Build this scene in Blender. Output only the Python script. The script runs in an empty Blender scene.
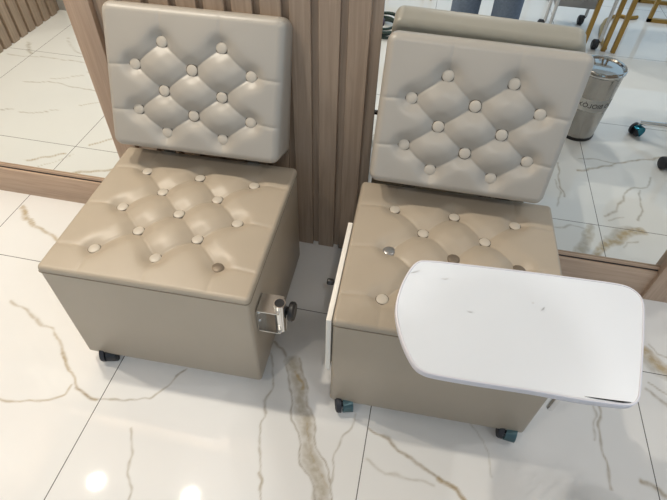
import bpy, bmesh, math, random
import numpy as np
from mathutils import Vector, Matrix

random.seed(4)
rng = np.random.default_rng(7)
S = bpy.context.scene
COL = S.collection
PI = math.pi

# ------------------------------------------------------------------ camera, world, exposure
CAM_H = 1.42
ROT = np.array([[0.97937748, 0.16290247, -0.11950957],
                [0.20074748, -0.717841, 0.66663689],
                [0.02280793, -0.6768804, -0.73573957]])   # columns: right, down, forward
cam_data = bpy.data.cameras.new('camera')
cam_data.sensor_fit = 'HORIZONTAL'
cam_data.sensor_width = 36.0
cam_data.lens = 500.0 / 667.0 * 36.0
cam_data.clip_start = 0.01
cam = bpy.data.objects.new('camera', cam_data)
COL.objects.link(cam)
m = Matrix.Identity(4)
for r in range(3):
    m[r][0] = ROT[r, 0]
    m[r][1] = -ROT[r, 1]
    m[r][2] = -ROT[r, 2]
m[2][3] = CAM_H
cam.matrix_world = m
S.camera = cam

S.view_settings.view_transform = 'Standard'
S.view_settings.look = 'None'
S.view_settings.gamma = 1.0
S.view_settings.use_curve_mapping = False
S.view_settings.exposure = -0.84

world = bpy.data.worlds.new('daylight')
S.world = world
world.use_nodes = True
bg = world.node_tree.nodes['Background']
bg.inputs['Color'].default_value = (0.60, 0.80, 1.0, 1)
bg.inputs['Strength'].default_value = 1.45

WARM = (1.0, 0.91, 0.77)
NEUTRAL = (1.0, 0.97, 0.93)
# ceiling downlights: x, y, power, colour; the row behind the viewer is added fill
DOWNLIGHTS = [(-2.02, 0.95, 44, WARM), (-1.25, 1.0, 46, WARM),
              (1.45, 1.0, 14, NEUTRAL), (-1.25, -0.9, 22, WARM), (0.3, -0.9, 24, NEUTRAL), (1.85, -0.9, 20, NEUTRAL)]
CEIL_Z = 2.8
MIR_Y = 1.326


# ------------------------------------------------------------------ projection helpers for tracing the floor veins
def ray(px, py):
    return ROT @ np.array([px - 333.5, py - 250.0, 500.0])


def on_z(px, py, z=0.0):
    d = ray(px, py)
    t = (z - CAM_H) / d[2]
    return np.array([d[0] * t, d[1] * t])


# ------------------------------------------------------------------ materials
def new_mat(name):
    mt = bpy.data.materials.new(name)
    mt.use_nodes = True
    nt = mt.node_tree
    b = nt.nodes['Principled BSDF']
    return mt, nt, b


def N(nt, kind, **kw):
    n = nt.nodes.new(kind)
    for k, v in kw.items():
        setattr(n, k, v)
    return n


def plain(name, col, rough=0.5, metal=0.0, noise=0.0, scale=30.0, bump=0.0, bscale=200.0, spec=0.5, stretch=None):
    mt, nt, b = new_mat(name)
    b.inputs['Base Color'].default_value = (*col, 1)
    b.inputs['Roughness'].default_value = rough
    b.inputs['Metallic'].default_value = metal
    b.inputs['Specular IOR Level'].default_value = spec
    tc = N(nt, 'ShaderNodeTexCoord')
    src = tc.outputs['Object']
    if stretch:
        mp = N(nt, 'ShaderNodeMapping')
        mp.inputs['Scale'].default_value = stretch
        nt.links.new(src, mp.inputs['Vector'])
        src = mp.outputs['Vector']
    if noise > 0:
        nz = N(nt, 'ShaderNodeTexNoise')
        nz.inputs['Scale'].default_value = scale
        nz.inputs['Detail'].default_value = 4
        nt.links.new(src, nz.inputs['Vector'])
        mx = N(nt, 'ShaderNodeMix', data_type='RGBA')
        mx.inputs[6].default_value = (*[c * (1 - noise) for c in col], 1)
        mx.inputs[7].default_value = (*[min(1, c * (1 + noise)) for c in col], 1)
        nt.links.new(nz.outputs['Fac'], mx.inputs[0])
        nt.links.new(mx.outputs[2], b.inputs['Base Color'])
    if bump > 0:
        nb = N(nt, 'ShaderNodeTexNoise')
        nb.inputs['Scale'].default_value = bscale
        nb.inputs['Detail'].default_value = 3
        nt.links.new(src, nb.inputs['Vector'])
        bp = N(nt, 'ShaderNodeBump')
        bp.inputs['Strength'].default_value = bump
        bp.inputs['Distance'].default_value = 0.002
        nt.links.new(nb.outputs['Fac'], bp.inputs['Height'])
        nt.links.new(bp.outputs['Normal'], b.inputs['Normal'])
    return mt


def wood_mat(name, c1, c2, rough=0.5, stretch=(60, 60, 2.5)):
    mt, nt, b = new_mat(name)
    tc = N(nt, 'ShaderNodeTexCoord')
    mp = N(nt, 'ShaderNodeMapping')
    mp.inputs['Scale'].default_value = stretch
    nt.links.new(tc.outputs['Object'], mp.inputs['Vector'])
    nz = N(nt, 'ShaderNodeTexNoise')
    nz.inputs['Scale'].default_value = 1.5
    nz.inputs['Detail'].default_value = 6
    nz.inputs['Distortion'].default_value = 0.8
    nt.links.new(mp.outputs['Vector'], nz.inputs['Vector'])
    cr = N(nt, 'ShaderNodeValToRGB')
    cr.color_ramp.elements[0].position = 0.32
    cr.color_ramp.elements[0].color = (*c1, 1)
    cr.color_ramp.elements[1].position = 0.68
    cr.color_ramp.elements[1].color = (*c2, 1)
    nt.links.new(nz.outputs['Fac'], cr.inputs['Fac'])
    nt.links.new(cr.outputs['Color'], b.inputs['Base Color'])
    b.inputs['Roughness'].default_value = rough
    b.inputs['Specular IOR Level'].default_value = 0.35
    bp = N(nt, 'ShaderNodeBump')
    bp.inputs['Strength'].default_value = 0.08
    bp.inputs['Distance'].default_value = 0.001
    nt.links.new(nz.outputs['Fac'], bp.inputs['Height'])
    nt.links.new(bp.outputs['Normal'], b.inputs['Normal'])
    return mt


def leather_mat(name, col, rough=0.4, metal=0.0):
    mt, nt, b = new_mat(name)
    tc = N(nt, 'ShaderNodeTexCoord')
    nz = N(nt, 'ShaderNodeTexNoise')
    nz.inputs['Scale'].default_value = 7
    nz.inputs['Detail'].default_value = 5
    nt.links.new(tc.outputs['Object'], nz.inputs['Vector'])
    mx = N(nt, 'ShaderNodeMix', data_type='RGBA')
    mx.inputs[6].default_value = (*[c * 0.95 for c in col], 1)
    mx.inputs[7].default_value = (*[c * 1.05 for c in col], 1)
    nt.links.new(nz.outputs['Fac'], mx.inputs[0])
    nt.links.new(mx.outputs[2], b.inputs['Base Color'])
    b.inputs['Roughness'].default_value = rough
    b.inputs['Metallic'].default_value = metal
    vo = N(nt, 'ShaderNodeTexVoronoi')
    vo.inputs['Scale'].default_value = 420
    nt.links.new(tc.outputs['Object'], vo.inputs['Vector'])
    bp = N(nt, 'ShaderNodeBump')
    bp.inputs['Strength'].default_value = 0.10
    bp.inputs['Distance'].default_value = 0.001
    nt.links.new(vo.outputs['Distance'], bp.inputs['Height'])
    nt.links.new(bp.outputs['Normal'], b.inputs['Normal'])
    return mt


def emit_mat(name, col, strength):
    mt, nt, b = new_mat(name)
    b.inputs['Base Color'].default_value = (*col, 1)
    b.inputs['Emission Color'].default_value = (*col, 1)
    b.inputs['Emission Strength'].default_value = strength
    return mt


JOINT_X = [-2.27, -1.54, -0.79, 0.008, 0.806, 1.6, 2.4]
JOINT_Y = [0.988, 0.188, -0.612, -1.412, -2.212]


def floor_mat():
    mt, nt, b = new_mat('polished_marble_tile')
    geo = N(nt, 'ShaderNodeNewGeometry')
    sep = N(nt, 'ShaderNodeSeparateXYZ')
    nt.links.new(geo.outputs['Position'], sep.inputs[0])
    last = None
    for axis, vals in (('X', JOINT_X), ('Y', JOINT_Y)):
        for v in vals:
            c = N(nt, 'ShaderNodeMath', operation='COMPARE')
            nt.links.new(sep.outputs[axis], c.inputs[0])
            c.inputs[1].default_value = v
            c.inputs[2].default_value = 0.0014
            if last is None:
                last = c.outputs[0]
            else:
                mxx = N(nt, 'ShaderNodeMath', operation='MAXIMUM')
                nt.links.new(last, mxx.inputs[0])
                nt.links.new(c.outputs[0], mxx.inputs[1])
                last = mxx.outputs[0]
    at = N(nt, 'ShaderNodeVertexColor', layer_name='vein')
    sv = N(nt, 'ShaderNodeSeparateColor')
    nt.links.new(at.outputs['Color'], sv.inputs[0])
    nz = N(nt, 'ShaderNodeTexNoise')
    nz.inputs['Scale'].default_value = 2.2
    nz.inputs['Detail'].default_value = 6
    nt.links.new(geo.outputs['Position'], nz.inputs['Vector'])
    base = N(nt, 'ShaderNodeMix', data_type='RGBA')
    base.inputs[6].default_value = (0.74, 0.74, 0.735, 1)
    base.inputs[7].default_value = (0.83, 0.825, 0.81, 1)
    nt.links.new(nz.outputs['Fac'], base.inputs[0])
    # break the veins up with fine noise
    n2 = N(nt, 'ShaderNodeTexNoise')
    n2.inputs['Scale'].default_value = 45
    n2.inputs['Detail'].default_value = 5
    nt.links.new(geo.outputs['Position'], n2.inputs['Vector'])
    mr = N(nt, 'ShaderNodeMapRange')
    mr.inputs[1].default_value = 0.3
    mr.inputs[2].default_value = 0.6
    mr.inputs[3].default_value = 0.45
    mr.inputs[4].default_value = 1.0
    nt.links.new(n2.outputs['Fac'], mr.inputs[0])

    def over(prev, fac_out, col):
        mu = N(nt, 'ShaderNodeMath', operation='MULTIPLY')
        nt.links.new(fac_out, mu.inputs[0])
        nt.links.new(mr.outputs[0], mu.inputs[1])
        mx = N(nt, 'ShaderNodeMix', data_type='RGBA')
        nt.links.new(mu.outputs[0], mx.inputs[0])
        nt.links.new(prev, mx.inputs[6])
        mx.inputs[7].default_value = (*col, 1)
        return mx.outputs[2]
    c = over(base.outputs[2], sv.outputs[1], (0.40, 0.38, 0.33))
    c = over(c, sv.outputs[0], (0.42, 0.30, 0.13))
    c = over(c, sv.outputs[2], (0.16, 0.12, 0.085))
    mj = N(nt, 'ShaderNodeMix', data_type='RGBA')
    nt.links.new(last, mj.inputs[0])
    nt.links.new(c, mj.inputs[6])
    mj.inputs[7].default_value = (0.14, 0.135, 0.13, 1)
    nt.links.new(mj.outputs[2], b.inputs['Base Color'])
    b.inputs['Roughness'].default_value = 0.035
    b.inputs['Specular IOR Level'].default_value = 0.5
    return mt


M = {}
M['leather'] = leather_mat('champagne_leatherette', (0.395, 0.333, 0.258), 0.40, 0.0)
M['leather_cool_sheen'] = leather_mat('champagne_leatherette_cool_sheen', (0.385, 0.355, 0.312), 0.36, 0.0)  # same leatherette, with the backrest's cool reflected sheen put into the base colour
M['button'] = leather_mat('button_leatherette', (0.50, 0.45, 0.38), 0.35)
M['button_crease_shade'] = plain('button_crease_shade', (0.13, 0.11, 0.085), 0.6)  # dark flange colour paints the crease shade around each button
M['button_worn'] = plain('worn_button_metal', (0.20, 0.16, 0.12), 0.45, 0.4)
M['button_steel'] = plain('bare_button_steel', (0.45, 0.45, 0.45), 0.3, 0.9)
M['stitch'] = plain('seam_thread', (0.26, 0.22, 0.165), 0.7)
M['steel'] = plain('brushed_steel', (0.62, 0.61, 0.59), 0.25, 1.0, 0.06, 60)
M['chrome'] = plain('chrome', (0.82, 0.82, 0.82), 0.08, 1.0)
M['black'] = plain('black_plastic', (0.012, 0.012, 0.014), 0.4)
M['rubber'] = plain('dark_wheel_rubber', (0.02, 0.022, 0.03), 0.55)
M['teal'] = plain('teal_metal_hood', (0.16, 0.27, 0.30), 0.3, 0.5)
M['dark_hood'] = plain('dark_hood', (0.05, 0.052, 0.058), 0.35)
M['blue_teal'] = plain('bright_teal_hood', (0.02, 0.30, 0.42), 0.2, 0.5)
M['white_lam'] = plain('white_laminate', (0.74, 0.77, 0.81), 0.32, 0, 0.02, 8)
M['white_edge'] = plain('white_edge_band', (0.70, 0.69, 0.74), 0.4)
M['crack'] = plain('dark_crack', (0.05, 0.05, 0.05), 0.8)
M['smudge'] = plain('grey_smudge', (0.70, 0.71, 0.73), 0.5, 0, 0.1, 60)
M['cream_board'] = plain('white_side_board', (0.80, 0.76, 0.69), 0.45)
M['wood'] = wood_mat('light_oak_trim', (0.45, 0.315, 0.225), (0.56, 0.41, 0.30))
M['wood_rail'] = wood_mat('light_oak_rail', (0.45, 0.315, 0.225), (0.56, 0.41, 0.30), 0.5, (2.5, 60, 60))
M['slat'] = wood_mat('oak_slat', (0.30, 0.222, 0.162), (0.39, 0.295, 0.22))
M['mirror'] = plain('mirror_silver', (0.86, 0.885, 0.865), 0.0, 1.0)
M['paint'] = plain('warm_white_paint', (0.74, 0.73, 0.71), 0.8)
M['grey_paint'] = plain('grey_paint', (0.42, 0.41, 0.40), 0.8)
M['gold'] = plain('brushed_gold_metal', (0.40, 0.25, 0.07), 0.34, 0.7)
M['jeans'] = plain('dark_blue_denim', (0.15, 0.20, 0.29), 0.85, 0, 0.25, 90, 0.3, 400)
M['shirt'] = plain('grey_shirt_cloth', (0.20, 0.20, 0.21), 0.9, 0, 0.1, 40)
M['skin'] = plain('skin', (0.52, 0.33, 0.24), 0.5)
M['hair'] = plain('dark_hair', (0.02, 0.015, 0.012), 0.5)
M['shoe'] = plain('dark_shoe', (0.03, 0.03, 0.03), 0.5)
M['eye'] = plain('eye_white', (0.8, 0.8, 0.78), 0.3)
M['lip'] = plain('lip', (0.45, 0.2, 0.17), 0.5)
M['white_metal'] = plain('white_painted_metal', (0.72, 0.73, 0.74), 0.4)
M['grey_plate'] = plain('grey_tray', (0.33, 0.33, 0.34), 0.5)
M['alu'] = plain('aluminium', (0.55, 0.56, 0.57), 0.35, 0.8)
M['label_white'] = plain('white_label', (0.88, 0.88, 0.87), 0.6)
M['ink'] = plain('black_ink', (0.03, 0.03, 0.03), 0.7)
M['cable'] = plain('dark_green_cable', (0.03, 0.055, 0.05), 0.5)
M['plug'] = plain('dark_violet_plug', (0.07, 0.045, 0.09), 0.5)
M['glass_top'] = plain('white_stone_top', (0.75, 0.75, 0.74), 0.2)
M['floor'] = floor_mat()


# ------------------------------------------------------------------ mesh helpers
def link(name, bm, mat, parent=None, smooth=True, angle=None):
    me = bpy.data.meshes.new(name)
    bmesh.ops.recalc_face_normals(bm, faces=bm.faces)
    bm.to_mesh(me)
    bm.free()
    if smooth:
        if angle is None:
            angle = 40
        me.polygons.foreach_set('use_smooth', [True] * len(me.polygons))
        me.set_sharp_from_angle(angle=math.radians(angle))
    me.materials.append(mat)
    o = bpy.data.objects.new(name, me)
    COL.objects.link(o)
    if parent is not None:
        o.parent = parent
    return o


def box(bm, x0, x1, y0, y1, z0, z1, bevel=0.0, seg=2):
    vs = [bm.verts.new((x, y, z)) for z in (z0, z1) for y in (y0, y1) for x in (x0, x1)]
    fs = []
    for q in ((0, 2, 3, 1), (4, 5, 7, 6), (0, 1, 5, 4), (2, 6, 7, 3), (0, 4, 6, 2), (1, 3, 7, 5)):
        fs.append(bm.faces.new([vs[i] for i in q]))
    if bevel > 0:
        es = list({e for f in fs for e in f.edges})
        bmesh.ops.bevel(bm, geom=es, offset=bevel, segments=seg, profile=0.5, affect='EDGES')


def tube(bm, pts, r, seg=12, closed=False, cap=True):
    pts = [Vector(p) for p in pts]
    rings = []
    n = len(pts)
    prev = None
    for i, p in enumerate(pts):
        if closed:
            t = (pts[(i + 1) % n] - pts[i - 1]).normalized()
        else:
            t = (pts[min(i + 1, n - 1)] - pts[max(i - 1, 0)]).normalized()
        if prev is None:
            a = t.orthogonal().normalized()
        else:
            a = (prev - t * prev.dot(t)).normalized()
        prev = a
        bb = t.cross(a)
        rr = r[i] if isinstance(r, (list, tuple)) else r
        rings.append([bm.verts.new(p + a * rr * math.cos(2 * PI * k / seg) + bb * rr * math.sin(2 * PI * k / seg)) for k in range(seg)])
    for i in range(n if closed else n - 1):
        A, B = rings[i], rings[(i + 1) % n]
        for k in range(seg):
            bm.faces.new((A[k], A[(k + 1) % seg], B[(k + 1) % seg], B[k]))
    if cap and not closed:
        bm.faces.new(list(reversed(rings[0])))
        bm.faces.new(rings[-1])


def lathe(bm, prof, seg=32, centre=(0, 0, 0), axis='z'):
    """prof: list of (radius, height)"""
    cx, cy, cz = centre
    rings = []

    def P(r, h, a):
        c, s = r * math.cos(a), r * math.sin(a)
        if axis == 'z':
            return (cx + c, cy + s, cz + h)
        if axis == 'x':
            return (cx + h, cy + c, cz + s)
        return (cx + s, cy + h, cz + c)
    for r, h in prof:
        if r < 1e-6:
            rings.append([bm.verts.new(P(0, h, 0))])
        else:
            rings.append([bm.verts.new(P(r, h, 2 * PI * k / seg)) for k in range(seg)])
    for A, B in zip(rings[:-1], rings[1:]):
        if len(A) == 1 and len(B) == 1:
            continue
        for k in range(seg):
            k2 = (k + 1) % seg
            if len(A) == 1:
                bm.faces.new((A[0], B[k2], B[k]))
            elif len(B) == 1:
                bm.faces.new((A[k], A[k2], B[0]))
            else:
                bm.faces.new((A[k], A[k2], B[k2], B[k]))
    for R in (rings[0], rings[-1]):
        if len(R) > 1:
            bm.faces.new(R)


def empty(name, loc=(0, 0, 0), rz=0.0, label=None, cat=None, group=None):
    o = bpy.data.objects.new(name, None)
    o.empty_display_size = 0.05
    COL.objects.link(o)
    o.location = loc
    o.rotation_euler = (0, 0, rz)
    tag(o, label, cat, group)
    return o


def tag(o, label=None, cat=None, group=None, kind=None):
    if label:
        o['label'] = label
    if cat:
        o['category'] = cat
    if group:
        o['group'] = group
    if kind:
        o['kind'] = kind
    return o


KIDS = {}


def kids(o):
    return [c for c in bpy.data.objects if c.parent == o]


def copy_tree(o, parent=None):
    c = o.copy()
    COL.objects.link(c)
    c.parent = parent
    for ch in kids(o):
        copy_tree(ch, c)
    return c


# ------------------------------------------------------------------ the room
def axis_lines(spans):
    out = []
    for a, b, s in spans:
        n = max(1, round((b - a) / s))
        out += [a + (b - a) * i / n for i in range(n)]
    out.append(spans[-1][1])
    return np.array(out)


# veins traced as polylines: (pixel points, width px, colour channel weights (gold, grey, dark), seen in mirror?)
VEINS = [
    ([(293, 362), (298, 380), (303, 405), (308, 440), (316, 475), (321, 505)], 17.0, (0.22, 0.80, 0.0), 0),
    ([(287, 366), (291, 395), (296, 430), (301, 455), (309, 480), (315, 505)], 1.5, (0.2, 0.6, 0.35), 0),
    ([(300, 360), (306, 385), (311, 412), (317, 440), (325, 462), (330, 500)], 1.5, (0.3, 0.6, 0.3), 0),
    ([(297, 374), (301, 381), (301, 388)], 5.0, (0.8, 0.0, 0.0), 0),
    ([(305, 420), (311, 446), (318, 470), (326, 490)], 1.2, (0.5, 0.5, 0.1), 0),
    ([(325, 505), (330, 478), (337, 452), (348, 430), (356, 412)], 2.0, (0.15, 0.5, 0.15), 0),
    ([(273, 352), (273, 380), (264, 403), (265, 420), (259, 440), (258, 470), (263, 482), (265, 505)], 2.4, (0.2, 0.55, 0.15), 0),
    ([(264, 402), (265, 416)], 3.0, (0.1, 0.5, 0.3), 0),
    ([(257, 472), (262, 480), (263, 488)], 3.0, (0.5, 0.2, 0.3), 0),
    ([(276, 340), (285, 352), (292, 366)], 1.4, (0.2, 0.5, 0.3), 0),
    ([(62, 352), (69, 366), (74, 381), (78, 389), (87, 394), (100, 398)], 3.2, (0.75, 0.2, 0.25), 0),
    ([(76, 387), (84, 393), (95, 397)], 3.4, (0.6, 0.1, 0.5), 0),
    ([(100, 398), (118, 400), (137, 402), (150, 399), (166, 388), (184, 371)], 2.2, (0.25, 0.55, 0.1), 0),
    ([(175, 378), (182, 372)], 2.4, (0.1, 0.5, 0.4), 0),
    ([(-12, 398), (12, 399), (38, 402), (55, 399), (66, 396), (70, 385)], 2.6, (0.5, 0.35, 0.1), 0),
    ([(130, 428), (132, 450), (129, 480), (126, 505)], 2.4, (0.2, 0.6, 0.1), 0),
    ([(52, 333), (64, 353), (72, 368)], 3.2, (0.5, 0.4, 0.0), 0),
    ([(10, 300), (22, 307), (36, 319), (51, 328), (53, 336)], 3.0, (0.35, 0.45, 0.05), 0),
    ([(21, 206), (23, 214), (30, 224), (36, 228), (45, 233), (58, 238), (66, 240)], 3.4, (0.62, 0.3, 0.0), 0),
    ([(21, 208), (25, 219)], 6.0, (0.75, 0.0, 0.0), 0),
    ([(371, 428), (385, 434), (400, 447), (415, 460), (428, 473), (445, 482), (460, 496), (474, 508)], 2.8, (0.45, 0.4, 0.35), 0),
    ([(440, 480), (456, 492), (472, 506)], 5.5, (0.75, 0.1, 0.1), 0),
    ([(365, 462), (385, 474), (396, 473), (410, 477), (437, 487)], 3.6, (0.1, 0.45, 0.0), 0),
    ([(470, 425), (483, 442), (487, 458), (490, 474)], 2.4, (0.05, 0.5, 0.0), 0),
    ([(598, 408), (601, 430), (603, 455), (611, 492)], 2.6, (0.25, 0.5, 0.25), 0),
    ([(650, 384), (660, 391), (672, 397)], 2.4, (0.2, 0.5, 0.1), 0),
    ([(648, 345), (658, 355), (672, 360)], 2.4, (0.2, 0.5, 0.1), 0),
    # seen in the left mirror
    ([(22, 81), (40, 82), (58, 83), (80, 88), (96, 92), (110, 95)], 1.3, (0.25, 0.55, 0.2), 1),
    ([(8, 54), (34, 57), (54, 58), (84, 63)], 1.2, (0.25, 0.5, 0.1), 1),
    ([(50, 79), (80, 76), (89, 72), (100, 71)], 1.2, (0.25, 0.5, 0.1), 1),
    ([(26, 161), (44, 157), (64, 154)], 2.4, (0.8, 0.2, 0.1), 1),
    ([(40, 166), (60, 160), (72, 154)], 1.0, (0.3, 0.4, 0.0), 1),
    ([(88, 145), (103, 141), (116, 137)], 2.2, (0.8, 0.2, 0.1), 1),
    ([(72, 174), (86, 171), (98, 171), (118, 170)], 2.2, (0.7, 0.3, 0.0), 1),
    ([(-10, 111), (10, 109)], 1.6, (0.2, 0.6, 0.2), 1),
    ([(18, 113), (40, 112), (60, 110)], 1.4, (0.3, 0.5, 0.2), 1),
    ([(80, 106), (90, 104), (102, 102)], 1.4, (0.5, 0.4, 0.1), 1),
    ([(29, 43), (30, 53)], 2.4, (0.4, 0.5, 0.3), 1),
    ([(70, 35), (68, 44), (75, 52), (84, 56)], 1.2, (0.2, 0.4, 0.1), 1),
    # seen in the right mirror
    ([(642, 231), (629, 233), (616, 240), (605, 245), (600, 250), (592, 262)], 11.0, (0.75, 0.25, 0.0), 1),
    ([(640, 230), (620, 230), (606, 238)], 8.0, (0.1, 0.5, 0.0), 1),
    ([(592, 226), (587, 240), (579, 252), (572, 262)], 10.0, (0.25, 0.6, 0.0), 1),
    ([(605, 215), (617, 209), (623, 196), (634, 187), (647, 187), (650, 177)], 2.2, (0.2, 0.5, 0.2), 1),
    ([(641, 190), (641, 202), (640, 222)], 1.8, (0.15, 0.5, 0.3), 1),
    ([(579, 171), (600, 167), (616, 163), (630, 162), (650, 159), (680, 156)], 2.4, (0.45, 0.4, 0.25), 1),
    ([(578, 159), (600, 160), (616, 163)], 1.8, (0.2, 0.5, 0.2), 1),
    ([(545, 227), (570, 226), (586, 229)], 1.8, (0.1, 0.5, 0.1), 1),
    ([(556, 180), (560, 190), (556, 205)], 1.8, (0.1, 0.5, 0.1), 1),
]


def build_floor():
    xs = axis_lines([(-2.6, -1.7, 0.02), (-1.7, -1.3, 0.009), (-1.3, 1.15, 0.0036), (1.15, 1.6, 0.01), (1.6, 4.0, 0.1)])
    ys = axis_lines([(-3.6, -1.6, 0.1), (-1.6, -0.5, 0.02), (-0.5, 0.25, 0.008), (0.25, 0.85, 0.0036), (0.85, 1.34, 0.005)])
    nx, ny = len(xs), len(ys)
    X, Y = np.meshgrid(xs, ys)
    co = np.stack([X.ravel(), Y.ravel(), np.zeros(X.size)], 1)
    wx = X + 0.006 * np.sin(31 * Y + 3 * np.sin(17 * X)) + 0.0025 * np.sin(83 * Y + 47 * X) + 0.001 * np.sin(190 * X - 130 * Y)
    wy = Y + 0.006 * np.sin(27 * X + 2 * np.sin(21 * Y)) + 0.0025 * np.sin(71 * X - 53 * Y) + 0.001 * np.sin(170 * Y + 110 * X)
    mask = np.zeros((3,) + X.shape)
    for pts, wpx, w3, mir in VEINS:
        P = []
        for p in pts:
            q = on_z(*p)
            if mir:
                q = np.array([q[0], 2 * MIR_Y - q[1]])
            P.append(q)
        P = np.array(P)
        mid = pts[len(pts) // 2]
        q = on_z(*mid)
        dist = math.sqrt(q[0] ** 2 + q[1] ** 2 + CAM_H ** 2)
        w = max(wpx * dist / 500.0 * 0.37, 0.0026)
        lo, hi = P.min(0) - 5 * w - 0.03, P.max(0) + 5 * w + 0.03
        ix = np.where((xs > lo[0]) & (xs < hi[0]))[0]
        iy = np.where((ys > lo[1]) & (ys < hi[1]))[0]
        if len(ix) == 0 or len(iy) == 0:
            continue
        sl = (slice(iy[0], iy[-1] + 1), slice(ix[0], ix[-1] + 1))
        sx, sy = wx[sl], wy[sl]
        best = np.full(sx.shape, 9.0)
        for a, b2 in zip(P[:-1], P[1:]):
            d = b2 - a
            t = np.clip(((sx - a[0]) * d[0] + (sy - a[1]) * d[1]) / (d @ d), 0, 1)
            best = np.minimum(best, np.hypot(sx - a[0] - t * d[0], sy - a[1] - t * d[1]))
        prof = np.exp(-(best / w) ** 2)
        if wpx > 4:
            prof = np.clip(1.35 - (best / w), 0, 1) ** 0.6
        for k in range(3):
            mask[k][sl] = np.maximum(mask[k][sl], prof * w3[k])
    me = bpy.data.meshes.new('floor')
    me.vertices.add(nx * ny)
    me.vertices.foreach_set('co', co.ravel())
    i = np.arange(ny - 1)[:, None] * nx + np.arange(nx - 1)[None, :]
    quads = np.stack([i, i + 1, i + nx + 1, i + nx], -1).reshape(-1, 4)
    nq = len(quads)
    me.loops.add(nq * 4)
    me.loops.foreach_set('vertex_index', quads.ravel().astype(np.int32))
    me.polygons.add(nq)
    me.polygons.foreach_set('loop_start', (np.arange(nq) * 4).astype(np.int32))
    me.update(calc_edges=True)
    at = me.color_attributes.new('vein', 'FLOAT_COLOR', 'POINT')
    colr = np.ones((nx * ny, 4), np.float32)
    colr[:, :3] = np.clip(mask, 0, 1).reshape(3, -1).T
    at.data.foreach_set('color', colr.ravel())
    me.materials.append(M['floor'])
    o = bpy.data.objects.new('floor', me)
    COL.objects.link(o)
    tag(o, 'polished white marble floor tiles with grey and gold veins', kind='structure')


build_floor()

# wall behind the chairs: backing and the slats between the two mirrors
bm = bmesh.new()
box(bm, -2.6, 4.0, 1.345, 1.45, 0, CEIL_Z)
box(bm, -0.955, -0.127, 1.318, 1.345, 0, CEIL_Z)
for k in range(10):
    x0 = -0.214 - 0.0797 * k
    box(bm, x0, x0 + 0.058, 1.300, 1.3185, 0, CEIL_Z, 0.0015, 1)
for k in range(30):
    x0 = 1.06 + 0.0797 * k
    box(bm, x0, x0 + 0.058, 1.300, 1.346, 0, CEIL_Z)
tag(link('wall_back', bm, M['slat'], angle=30), 'wall of vertical oak slats behind the two seats', kind='structure')

bm = bmesh.new()
box(bm, -2.6, -2.465, -3.6, 1.345, 0, CEIL_Z)
for k in range(21):
    y0 = 1.27 - 0.0797 * k
    if y0 > -0.34:
        box(bm, -2.466, -2.448, y0, y0 + 0.058, 0, CEIL_Z, 0.0015, 1)
tag(link('wall_left', bm, M['slat'], angle=30), 'side wall of vertical oak slats seen in the left mirror', kind='structure')

bm = bmesh.new()
box(bm, -2.464, -1.95, -0.95, -0.37, 0.0, CEIL_Z, 0.004)
tag(link('pillar', bm, M['grey_paint']), 'plain grey pillar at the end of the slatted side wall', kind='structure')

bm = bmesh.new()
box(bm, -2.6, 4.0, -2.2, 1.45, CEIL_Z, CEIL_Z + 0.1)
tag(link('ceiling', bm, M['paint']), 'plain white ceiling', kind='structure')


# ceiling downlights
def make_downlight(x, y, power, col, label):
    t = empty('ceiling_downlight', (x, y, CEIL_Z), 0, label, 'ceiling light', 'recessed ceiling downlights')
    b = bmesh.new()
    lathe(b, [(0.05, -0.004), (0.066, -0.006), (0.068, 0.0), (0.05, 0.0)], 32)
    link('rim', b, M['white_metal'], t)
    b = bmesh.new()
    lathe(b, [(0.05, -0.0035), (0.0, -0.0035)], 32)
    key = 'lens_%.2f_%.0f' % (col[2], power)
    if key not in M:
        M[key] = emit_mat('lamp_lens', col, 0.09 * power)
    link('lens', b, M[key], t)
    ld = bpy.data.lights.new('lamp_light', 'AREA')
    ld.shape = 'DISK'
    ld.size = 0.09
    ld.energy = power
    ld.color = col
    lo = bpy.data.objects.new('lamp_light', ld)
    COL.objects.link(lo)
    lo.parent = t
    lo.location = (0, 0, -0.012)
    return t


for i, (x, y, p, c) in enumerate(DOWNLIGHTS):
    lab = ['warm round ceiling downlight in the far left corner over the left mirror',
           'warm round ceiling downlight up left of the left seat',
           'round ceiling downlight near the wall right of the right seat',
           'added warm fill downlight behind the viewer on the left',
           'added fill downlight behind the viewer in the middle',
           'added fill downlight behind the viewer on the right'][i]
    make_downlight(x, y, p, c, lab)


# ------------------------------------------------------------------ mirrors
def make_mirror(name, x0, x1, label, left_stile, right_stile):
    t = empty(name, ((x0 + x1) / 2, MIR_Y, 0), 0, label, 'mirror', 'framed wall mirrors')
    ox = (x0 + x1) / 2
    b = bmesh.new()
    box(b, x0 - ox, x1 - ox, 0, 0.006, 0.10, 2.32)
    link('mirror_glass', b, M['mirror'], t, smooth=False)
    b = bmesh.new()
    box(b, x0 - ox, x1 - ox, -0.013, 0.018, 0.0, 0.128, 0.0012, 2)
    link('bottom_rail', b, M['wood_rail'], t)
    b = bmesh.new()
    box(b, x0 - ox, x1 - ox, -0.0055, -0.0005, 0.127, 0.136)
    link('gap_shade_strip', b, M['black'], t)  # black strip stands in for the shade in the gap below the lip
    b = bmesh.new()
    box(b, x0 - ox, x1 - ox, -0.0065, -0.0005, 0.135, 0.147, 0.001, 1)
    link('glazing_lip', b, M['wood_rail'], t)
    b = bmesh.new()
    box(b, x0 - ox, x1 - ox, -0.026, 0.018, 2.32, 2.40, 0.002, 2)
    link('top_rail', b, M['wood_rail'], t)
    for s in (left_stile, right_stile):
        if s:
            b = bmesh.new()
            box(b, s[0] - ox, s[1] - ox, -0.028, 0.018, 0.0, 2.40, 0.0025, 2)
            link('side_stile', b, M['wood'], t)
    return t


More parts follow.
